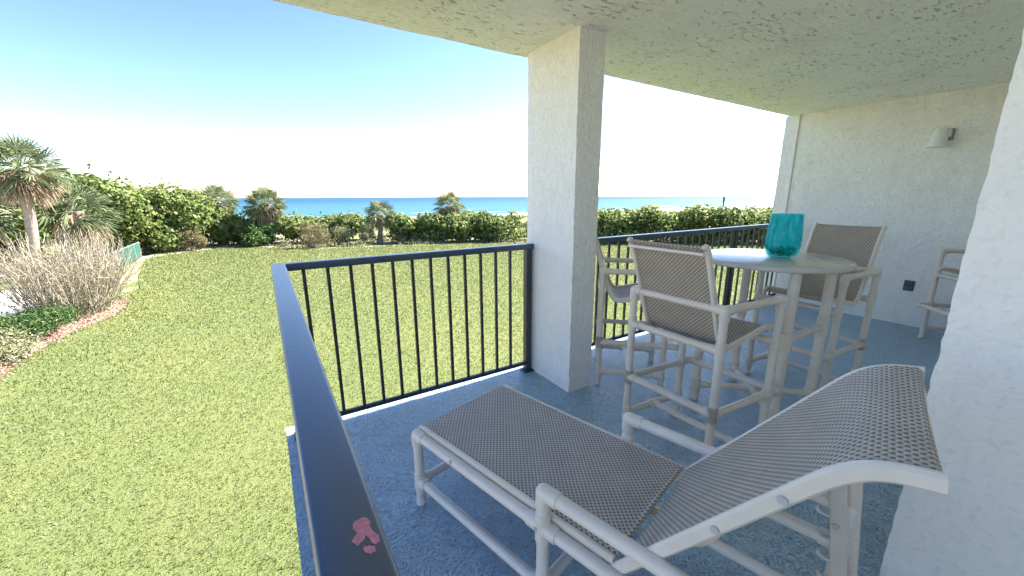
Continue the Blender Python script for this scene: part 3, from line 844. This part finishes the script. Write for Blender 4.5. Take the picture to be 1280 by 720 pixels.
pts = LAWN_LEFT+[(x, y) for x, y in LAWN_FAR if x > -5.7]+[(34, -2)]
poly_sheet('lawn', pts, GZ, M['lawn'])
poly_sheet('mulch_bed', [(-3.0, -2), (-3.5, 5), (-4.5, 10.5), (-4.65, 12.2), (-4.4, 14.0), (-3.95, 15.6), (-3.95, 17.2), (-4.65, 18.3), (-7.5, 19.3), (-7.5, -2)], GZ-.012, M['mulch'])
poly_sheet('path', [(-7.6, 14.0), (-6.3, 15.0), (-6.6, 19.4), (-7.2, 22.0), (-14, 22), (-14, 14)], GZ-.006, M['path'])
poly_sheet('sand_path', [(-6.1, 29.0), (-5.4, 30.4), (-3.9, 32.2), (-1.7, 33.2), (.5, 31.2), (.3, 32.6), (-1.5, 34.6), (-4.0, 34.0), (-6.0, 32.2)], GZ+.004, M['sand'])

rs = np.random.RandomState(11)
def blades(pts, wid, hgt):
    n = len(pts)
    az = rs.uniform(0, 2*np.pi, n); lean = np.abs(rs.normal(.55, .35, n)); L_ = hgt*rs.uniform(.55, 1.25, n); w = wid*rs.uniform(.7, 1.3, n)
    d = np.stack([np.cos(az)*np.sin(lean), np.sin(az)*np.sin(lean), np.cos(lean)], 1)
    s = np.stack([-np.sin(az), np.cos(az), np.zeros(n)], 1)
    base = np.concatenate([pts, np.full((n, 1), GZ-.004)], 1)
    mid = base+d*(L_*.6)[:, None]; tip = base+d*L_[:, None]; tip[:, 2] -= L_*.18
    V = np.stack([base-s*w[:, None]*.5, base+s*w[:, None]*.5, mid+s*w[:, None]*.42, tip, mid-s*w[:, None]*.42], 1)
    return V.reshape(-1, 3)
def field(n, r0, r1, a0, a1):
    a = np.radians(rs.uniform(a0, a1, n)); rr = r0+(r1-r0)*rs.uniform(size=n)**1.15
    p = np.stack([np.sin(a)*rr, np.cos(a)*rr], 1)
    ok = (p[:, 0] > edge_x(p[:, 1])+rs.normal(0, .05, n)) & (p[:, 1] < far_y(p[:, 0])+rs.normal(0, .25, n)) & ~((p[:, 1] < 2.65) & (p[:, 0] > -.08))
    return p[ok], rr[ok]
gp, gr = field(430000, 1.6, 38, -34, 76)
Vs = blades(gp, .0058*np.maximum(1, gr/4.5)**.95, .046*np.maximum(1, gr/6)**.45)
nb = len(Vs)//5
np_o = np_mesh('grass', Vs, np.arange(nb*5), 5, M['grass']); tag(np_o, kind='stuff')

# ------------------------------------------------------------------ foliage builders
def leaves(name, C, N, size, mat, parent, shape='round', seed=0):
    rg = np.random.RandomState(seed); n = len(C)
    N = N/np.linalg.norm(N, axis=1, keepdims=True)
    ref = rg.normal(size=(n, 3)); T = np.cross(N, ref); T /= np.linalg.norm(T, axis=1, keepdims=True); B = np.cross(N, T)
    if shape == 'round':
        a = [(1, 0), (.55, .85), (-.5, .9), (-1, .1), (-.55, -.85), (.5, -.85)]
    elif shape == 'oval':
        a = [(1.15, 0), (.2, .48), (-1.0, .0), (.2, -.48)]
    else:
        a = [(1.6, 0), (0, .22), (-1.2, 0), (0, -.22)]
    k = len(a); V = np.zeros((n, k, 3))
    for i, (p, q) in enumerate(a):
        V[:, i] = C+T*(size*p)[:, None]+B*(size*q)[:, None]+N*(size*(.28*abs(q)-.14*p*p))[:, None]
    return np_mesh(name, V.reshape(-1, 3), np.arange(n*k), k, mat, parent)

def lobe_points(lobes, n, rg, fill=.35, up=.35):
    w = np.array([l[1][0]*l[1][2]+l[1][1]*l[1][2]+l[1][0]*l[1][1] for l in lobes]); w = w/w.sum()
    idx = rg.choice(len(lobes), n, p=w)
    c = np.array([l[0] for l in lobes])[idx]; r_ = np.array([l[1] for l in lobes])[idx]
    d = rg.normal(size=(n, 3)); d /= np.linalg.norm(d, axis=1, keepdims=True)
    rad = np.where(rg.uniform(size=n) < fill, rg.uniform(.25, .9, n), rg.normal(.97, .07, n))
    # lumpy outline
    lump = 1+.13*np.sin(d[:, 0]*7+idx*1.7)*np.cos(d[:, 1]*6+idx)+.10*np.sin(d[:, 2]*9+idx*2.3+d[:, 0]*4)
    P = c+d*r_*(rad*lump)[:, None]
    Nn = d*.8+rg.normal(size=(n, 3))*.65+np.array([0, 0, up])
    return P, Nn

def make_lobes(rg, c, size, k, spread=.75, rmin=.32, rmax=.55):
    """irregular heap of lobes filling an ellipsoid with half sizes `size` that stands on the ground"""
    out = []
    for i in range(k):
        a = rg.uniform(0, 6.283); rr = math.sqrt(rg.uniform())*spread; h = rg.uniform(-.55, .62)
        h *= (1-.35*rr)
        s = rg.uniform(rmin, rmax)
        out.append(((c[0]+math.cos(a)*rr*size[0], c[1]+math.sin(a)*rr*size[1], c[2]+h*size[2]), (size[0]*s, size[1]*s, size[2]*s*1.05)))
    return out

def stems_mesh(rg, base, lobes, n, r0, name, mat, parent):
    m = MB()
    for i in range(n):
        l = lobes[rg.randint(len(lobes))]; tip = Vector(l[0])+Vector(rg.normal(size=3)*.4)*Vector(l[1]).length*.4
        b = Vector(base)+Vector((rg.normal()*.25, rg.normal()*.25, 0)); mid = b.lerp(tip, .5)+Vector(rg.normal(size=3)*.15); mid.z -= .1
        m.tube(smooth_path([b, mid, tip], 3), [r0*(1-.8*i_/6) for i_ in range(7)], 6)
    return m.build(name, mat, parent)

def shrub(name, base, size, mat, n, leaf, label, cat, group=None, k=14, seed=0, shape='round', stems=10, sprigs=0, fill=.35, rmin=.32, rmax=.55, stem_mat=None):
    rg = np.random.RandomState(seed)
    root = empty(name, base, 0, label, cat, group)
    lobes = make_lobes(rg, (0, 0, size[2]*.98), size, k, .75, rmin, rmax)
    P, N = lobe_points(lobes, n, rg, fill)
    if sprigs:
        ds = rg.normal(size=(sprigs, 3)); ds[:, 2] = np.abs(ds[:, 2]); ds /= np.linalg.norm(ds, axis=1, keepdims=True)
        st = np.repeat(ds, 7, 0); t_ = np.tile(np.linspace(.8, 1.18, 7), sprigs)
        Q = np.array([0, 0, size[2]*.98])+st*np.array(size)*t_[:, None]+rg.normal(size=(sprigs*7, 3))*.05
        P = np.concatenate([P, Q]); N = np.concatenate([N, rg.normal(size=(sprigs*7, 3))+np.array([0, 0, .5])])
    keep = P[:, 2] > .03; P = P[keep]; N = N[keep]
    leaves('foliage', P, N, leaf*rg.uniform(.6, 1.3, len(P)), mat, root, shape, seed)
    stems_mesh(rg, (0, 0, 0), lobes, stems, .035 if size[2] > .9 else .018, 'stem', stem_mat or M['stem'], root)
    return root

# palms -------------------------------------------------------------
def palm(base, top, label, crown_r, n_green, n_dead, seed, r_tr, droop=.45, name='palm_tree', group='fan palms'):
    rg = np.random.RandomState(seed); root = empty(name, base, 0, label, 'palm tree', group)
    b = Vector((0, 0, 0)); tp = Vector(top)-Vector(base)
    m = MB(); K = 26; pth = []
    for i in range(K+1):
        u = i/K; p = b.lerp(tp, u); bend = math.sin(u*math.pi)*.12*tp.length/4; p += Vector((bend*.6, -bend*.3, 0)); pth.append(p)
    rr = [r_tr*(1.25-.35*min(1, i/6))*(1+.035*math.sin(i*2.9)) for i in range(K+1)]
    for i in range(K-4, K+1): rr[i] = r_tr*(1.0+.12*(i-K+4))
    m.tube(pth, rr, 16); m.build('trunk', M['bark'], root)
    def fan(n, elev, mat, nm, size, dead):
        V = []
        for i in range(n):
            az = rg.uniform(0, 6.283) if dead else i*2.39996+rg.uniform(-.3, .3)
            el = elev(i/max(1, n-1), rg)
            d = np.array([math.cos(az)*math.cos(el), math.sin(az)*math.cos(el), math.sin(el)])
            side = np.array([-math.sin(az), math.cos(az), 0]); nrm = np.cross(side, d)*-1
            ro = rg.uniform(-1.15, 1.15); side, nrm = side*math.cos(ro)+nrm*math.sin(ro), nrm*math.cos(ro)-side*math.sin(ro)
            pet = size*rg.uniform(.38, .62) if not dead else size*rg.uniform(.25, .5)
            o = np.array(tp)+d*.08*size; c_ = o+d*pet; c_[2] -= .04*size
            w = .010*size+.008
            V += [o-side*w, o+side*w, c_+side*w*.7, c_-side*w*.7]
            nl = 19 if not dead else 16
            lw = .034*size
            fold = rg.uniform(.1, .45)
            for k in range(nl):
                t = -1+2*k/(nl-1); a = t*1.75
                dl = d*math.cos(a)+side*math.sin(a)+nrm*fold*abs(t)*(-.5)
                if dead: dl = d*math.cos(a*.45)+side*math.sin(a*.45)+rg.normal(size=3)*.18
                dl /= np.linalg.norm(dl); ln = size*(.62-.16*abs(t))*rg.uniform(.85, 1.1)
                s2 = np.cross(dl, nrm); s2 /= np.linalg.norm(s2)+1e-9
                p1 = c_+dl*ln*.55; p2 = c_+dl*ln; dr = droop*size*(.10+.45*rg.uniform()**2)*(3.0 if dead else 1)*(1.0 if dead or d[2] < .2 else .5)
                p1 = p1+np.array([0, 0, -dr*.22]); p2 = p2+np.array([0, 0, -dr])
                lw2 = lw*.9
                V += [c_-s2*lw*.3, p1-s2*lw2*.5, p2-s2*.002, p2+s2*.002] ; V += [c_+s2*lw*.3, p1+s2*lw2*.5, p2+s2*.002, p1-s2*lw2*.5]
        V = np.array(V)
        return np_mesh(nm, V, np.arange(len(V)), 4, mat, root)
    fan(n_green, lambda u, g: R(82)-R(112)*u**.9+g.normal()*.10, M['palm'], 'crown', crown_r, False)
    if n_dead: fan(n_dead, lambda u, g: R(-8)-R(60)*g.uniform(), M['palm_dead'], 'dead_fronds', crown_r*.8, True)
    return root

palm((-8.45, 24.3, GZ), (-7.85, 23.75, 2.55), 'tallest fan palm, leaning trunk in plain view behind the bare twiggy shrub', 1.32, 46, 50, 1, .19, .45)
palm((-7.4, 26.3, GZ), (-7.35, 26.1, .85), 'short fan palm with drooping fronds just behind the leaning palm trunk', 1.45, 40, 16, 2, .22, .7)
palm((-10.3, 24.6, GZ), (-10.2, 24.5, 1.15), 'fan palm cut by the picture edge, only drooping fronds showing', 1.5, 36, 14, 3, .2, .7)
palm((-2.9, 36.4, GZ), (-2.8, 36.2, 1.15), 'fan palm crown half sunk in the sea grape beside the skirted palm', 1.35, 40, 14, 4, .2, .6)
palm((.05, 34.3, GZ), (.2, 34.1, .95), 'fan palm with a thick skirt of dead fronds above the dark green shrub', 1.35, 44, 40, 5, .24, .6)
palm((7.25, 30.3, GZ), (7.4, 30.2, .15), 'small fan palm with dark trunk standing left of the sea grape mound', 1.15, 40, 12, 6, .2, .55)
palm((12.65, 29.6, GZ), (12.7, 29.4, .72), 'small fan palm rising out of the top of the sea grape mound', 1.15, 44, 30, 7, .2, .55)

# sea grape and shrubs ------------------------------------------------
SG = 'sea grape along the far edge of the lawn'
for i, (b, s, n, lf, lab, k) in enumerate([
    ((-8.2, 31.6, GZ), (2.6, 2.0, 2.40), 11000, .098, 'tall sea grape rising directly behind the short drooping palm', 22),
    ((-5.1, 34.0, GZ), (2.2, 1.9, 2.15), 10000, .098, 'sea grape behind the green fence end and the round brown shrub', 20),
    ((-6.3, 32.4, GZ), (1.6, 1.4, 1.35), 6500, .09, 'lower sea grape right above the end of the green fence', 14),
    ((-2.6, 35.2, GZ), (1.7, 1.5, 1.45), 7000, .095, 'sea grape under the half sunk palm crown', 14),
    ((-.9, 34.6, GZ), (1.5, 1.2, 1.10), 5600, .09, 'sea grape between the round brown shrub and the dark green shrub', 12),
    ((2.2, 33.6, GZ), (1.7, 1.4, 1.08), 5600, .09, 'low sea grape behind the bare greyish shrub, right of the skirted palm', 12),
    ((5.0, 33.6, GZ), (2.1, 1.5, 1.08), 6600, .09, 'low sea grape behind the pale scrub bushes, left of the dark palm trunk', 14),
    ((-11.4, 28.5, GZ), (2.6, 2.0, 2.2), 5000, .12, 'sea grape at the picture edge under the cut-off palm', 14)]):
    shrub('sea_grape', b, s, M['seagrape'], n, lf, lab, 'shrub', SG, k, 100+i, 'round', 14, 26)
# the big mound and the long hedge are continuous clipped masses
def hedge(name, path, half_d, hgt, n, leaf, label, seed, cat='hedge'):
    rg = np.random.RandomState(seed); base = path[0]
    root = empty(name, (base[0], base[1], GZ), 0, label, cat)
    lob = []; P0 = [Vector((p[0]-base[0], p[1]-base[1], 0)) for p in path]
    for a, b in zip(P0[:-1], P0[1:]):
        ln = (b-a).length; c_ = max(2, int(ln/.42))
        for i in range(c_):
            p = a.lerp(b, (i+rg.uniform(0, 1))/c_); hh = hgt*rg.uniform(.86, 1.06)
            for lev in (.28, .62, .80):
                lob.append(((p.x+rg.normal()*half_d*.35, p.y+rg.normal()*half_d*.35, hh*lev), (half_d*rg.uniform(.45, .8), half_d*rg.uniform(.45, .8), hh*rg.uniform(.20, .27))))
    P, N = lobe_points(lob, n, rg, .25)
    keep = P[:, 2] > .02; P = P[keep]; N = N[keep]
    leaves('foliage', P, N, leaf*rg.uniform(.65, 1.3, len(P)), M['seagrape'], root, 'round', seed)
    m = MB()
    for i in range(len(lob)//6):
        l = lob[rg.randint(len(lob))]; b = Vector((l[0][0]+rg.normal()*.3, l[0][1]+rg.normal()*.3, 0))
        m.tube([b, Vector(l[0])], [.03, .012], 6)
    tag(m.build('stems', M['stem'], root), kind='stuff')
    return root
hedge('sea_grape', [(8.6, 29.6), (11.5, 28.4), (13.5, 27.4), (16.0, 25.8)], 1.15, 2.02, 15000, .09, 'wide rounded sea grape mound with a small palm growing out of its top', 31, 'shrub')
hedge('hedge', [(19.3, 22.4), (22.5, 20.2), (26.0, 17.4), (30.0, 14.4), (34.0, 11.4)], 1.25, 2.42, 27000, .088, 'long dense sea grape hedge beyond the railing behind the table', 32)

shrub('shrub', (-4.1, 32.3, GZ), (.80, .75, .80), M['dry_bush'], 3400, .06, 'round brownish shrub at the lawn edge near the end of the fence', 'shrub', None, 12, 41, 'oval', 14, 10)
shrub('shrub', (-.35, 32.6, GZ), (1.05, .85, .78), M['green_bush'], 3600, .085, 'dark green leafy shrub below the skirted palm', 'shrub', None, 12, 42, 'oval', 12, 12)
shrub('shrub', (2.75, 29.6, GZ), (.95, .85, .85), M['dry_bush'], 3000, .060, 'bare greyish shrub at the lawn edge, just above the railing corner', 'shrub', None, 12, 43, 'needle', 30, 30, .45, stem_mat=M['twig'])
shrub('shrub', (4.75, 30.2, GZ), (.80, .75, .72), M['pale_bush'], 2600, .055, 'pale grey-green scrub bush right of the bare greyish shrub', 'shrub', None, 10, 44, 'needle', 16, 20)
shrub('shrub', (6.25, 29.9, GZ), (.62, .6, .80), M['pale_bush'], 2200, .052, 'pale upright scrub bush beside the dark palm trunk', 'shrub', None, 10, 45, 'needle', 16, 24)
shrub('shrub', (8.3, 28.9, GZ), (.75, .6, .38), M['pale_bush'], 1600, .05, 'low pale scrub at the foot of the sea grape mound', 'shrub', None, 8, 46, 'needle', 10, 8)
shrub('shrub', (-5.35, 13.9, GZ), (.85, 1.2, .38), M['low_green'], 5200, .040, 'low bright green shrub in the mulch bed under the bare twigs', 'shrub', None, 16, 47, 'oval', 12, 20)
shrub('shrub', (-5.15, 11.9, GZ), (.62, 1.1, .34), M['pale_bush'], 4200, .032, 'low straggly yellow-green shrub nearest us in the mulch bed', 'shrub', None, 16, 48, 'oval', 40, 40, .5, stem_mat=M['twig'])
for i, (x, y, sx, h) in enumerate([(17.9, 25.4, 1.0, .55), (19.2, 27.6, 1.3, .6), (20.6, 30.5, 1.5, .6), (18.8, 24.0, .9, .45)]):
    shrub('dune_shrub', (x, y, GZ), (sx, sx*.8, h), M['scrub'], 1500, .07, ['small dune scrub bush at the right end of the sea grape mound', 'dune scrub bush showing low beside the white column', 'farthest dune scrub bush left of the white column', 'lowest dune scrub bush by the lawn edge left of the column'][i], 'shrub', 'dune scrub bushes', 9, 60+i, 'oval', 8, 8)
# open dune vegetation as ground cover
rg = np.random.RandomState(77); n = 26000
P = np.stack([rg.uniform(10, 75, n), rg.uniform(33, 100, n), np.zeros(n)], 1)
msk = np.array([noise.noise(Vector((p[0]*.16, p[1]*.16, 5))) for p in P]) > -.12
P = P[msk]; hh = np.array([.25*noise.noise(Vector((p[0]*.11, p[1]*.11, 0)))*min(1, (p[1]-34)/12) for p in P])
kk = np.clip((P[:, 1]-48)/75, 0, 1); P[:, 2] = GZ-.03+hh-4.6*kk*kk*(3-2*kk)+rg.uniform(0, .45, len(P))**1.5
tag(leaves('dune_plants', P, rg.normal(size=(len(P), 3))+np.array([0, 0, .6]), .22*rg.uniform(.5, 1.3, len(P)), M['scrub'], None, 'oval', 78), kind='stuff')

# low growth filling the strip between the lawn and the shrubs
n = 15000; x = rg.uniform(-9, 34, n); y = far_y(x)+.35+np.abs(rg.normal(size=n))*3.2
P = np.stack([x, y, GZ+rg.uniform(0, .55, n)**1.3*np.clip((y-far_y(x))/1.6, .15, 1)], 1)
msk = np.array([noise.noise(Vector((p[0]*.45, p[1]*.45, 9))) for p in P]) > -.16
P = P[msk]
tag(leaves('undergrowth', P, rg.normal(size=(len(P), 3))+np.array([0, 0, .5]), .085*rg.uniform(.5, 1.4, len(P)), M['pale_bush'], None, 'oval', 79), kind='stuff')

# big bare twiggy shrub ------------------------------------------------
rg = np.random.RandomState(21)
root = empty('bare_shrub', (-4.95, 15.6, GZ), 0, 'big bare shrub of pale twigs in the mulch bed beside the lawn', 'shrub')
m = MB(); tips = []
for i in range(380):
    a = rg.uniform(0, 6.283); rr0 = math.sqrt(rg.uniform())*1.0
    b = Vector((math.cos(a)*rr0*.75-.2, math.sin(a)*rr0*1.3+.9, 0))
    lean = rg.uniform(.05, 1.0)*(.35+rr0*.75); hgt = rg.uniform(1.55, 2.45)*(1.05-.28*lean)
    a2 = a+rg.normal()*.6
    tip = b+Vector((math.cos(a2)*lean*1.35, math.sin(a2)*lean*1.6, hgt))
    mid = b.lerp(tip, .5)+Vector((rg.normal()*.09, rg.normal()*.09, -.05)); pth = smooth_path([b, mid, tip], 4)
    m.tube(pth, [(.010+.008*(i % 7 == 0))*(1-.75*j/8) for j in range(9)], 4, False)
    for q in range(rg.randint(5, 9)):
        t = rg.uniform(.35, .98); p = pth[int(t*8)]
        d = (tip-b).normalized()+Vector(rg.normal(size=3)*.45); d.normalize(); ln = rg.uniform(.22, .55)*(1.2-t*.5)
        e = p+d*ln+Vector((0, 0, .05)); m.tube([p, p.lerp(e, .5)+Vector(rg.normal(size=3)*.02), e], [.005, .004, .002], 3, False); tips.append((p, e))
m.build('branches', M['twig'], root)
C = []; 
for p, e in tips:
    for q in range(2):
        if rg.uniform() < .95: C.append(p.lerp(e, rg.uniform(.2, 1))+Vector(rg.normal(size=3)*.03))
C = np.array([tuple(c_) for c_ in C]); keep = (rg.uniform(size=len(C)) < .9)
C = C[keep]
leaves('foliage', C, rg.normal(size=(len(C), 3)), .027*rg.uniform(.6, 1.3, len(C)), M['pale_bush'], root, 'oval', 22)
# green sprouts low inside it
n = 2600; Q = np.stack([rg.normal(size=n)*.5-.1, rg.normal(size=n)*.9+.7, np.abs(rg.normal(size=n))*.45+.05], 1)
leaves('sprouts', Q, rg.normal(size=(n, 3))+np.array([0, 0, .5]), .032*rg.uniform(.6, 1.3, n), M['low_green'], root, 'oval', 23)

# loose mulch chips
n = 15000; Q = np.stack([rg.uniform(-7.0, -3.2, n), rg.uniform(6, 19, n), np.full(n, GZ)], 1)
ex = edge_x(Q[:, 1]); Q = Q[(Q[:, 0] < ex+.12+rg.normal(size=n)*.05) & (Q[:, 0] > ex-1.6)]; Q[:, 2] += rg.uniform(0, .03, len(Q))
tag(leaves('mulch', Q, rg.normal(size=(len(Q), 3))*.4+np.array([0, 0, 1]), .030*rg.uniform(.5, 1.4, len(Q)), M['mulch_chip'], None, 'oval', 24), kind='stuff')

# green mesh fence ------------------------------------------------------
fr = empty('fence', (-5.75, 23.4, GZ), 0, 'low green mesh fence running along the lawn behind the bare shrub', 'fence')
A = Vector((-.38, .9, 0)); B = Vector((-.50, 6.8, 0)); FH = .88
dirf = (B-A).normalized()
K = 5
for i in range(K+1):
    p = A.lerp(B, i/K); m = MB(); m.tube([p, p+Vector((0, 0, FH+.05))], .022, 8); m.build('post', M['fence_post'], fr)
m = MB(); m.tube([A+Vector((0, 0, FH)), B+Vector((0, 0, FH))], .018, 8); m.build('top_rail', M['fence_post'], fr)
m = MB(); ln = (B-A).length; st = .075
def bar_(p, q): m.tube([p, q], .0042, 4, False)
d_ = -FH
while d_ < ln:
    for sg in (1, -1):
        s0, s1 = (d_, d_+FH); z0, z1 = (0.02, FH)
        a0 = max(0, -s0) if s0 < 0 else 0; a1 = min(1, (ln-s0)/FH)
        a0 = a0/FH if s0 < 0 else 0
        if a1 > a0:
            za, zb_ = (z0+(z1-z0)*a0, z0+(z1-z0)*a1)
            if sg < 0: za, zb_ = z1-(z1-z0)*a0, z1-(z1-z0)*a1
            bar_(A+dirf*(s0+FH*a0)+Vector((0, 0, za)), A+dirf*(s0+FH*a1)+Vector((0, 0, zb_)))
    d_ += st
m.build('mesh_panel', M['fence'], fr)
# wind screen woven into the mesh: thin green cloth
m = MB(); nrm = Vector((dirf.y, -dirf.x, 0))
m.bar(A.lerp(B, .4)+Vector((0, 0, FH*.5))+nrm*.012, B+Vector((0, 0, FH*.5))+nrm*.012, .004, FH*.92, .0015, nrm, (0, 0, 1)); m.build('screen', M['fence'], fr)

# marker post out on the dune
mp = MB(); mp.tube([(0, 0, 0), (0, 0, 3.1)], .09, 8); mp.tube([(0, 0, 2.55), (0, 0, 3.15)], .13, 8)
o = mp.build('marker_post', M['dark_cap']); o.location = (52.2, 29.5, GZ)
tag(o, 'thin dark marker post standing against the sea beyond the long hedge', 'post')
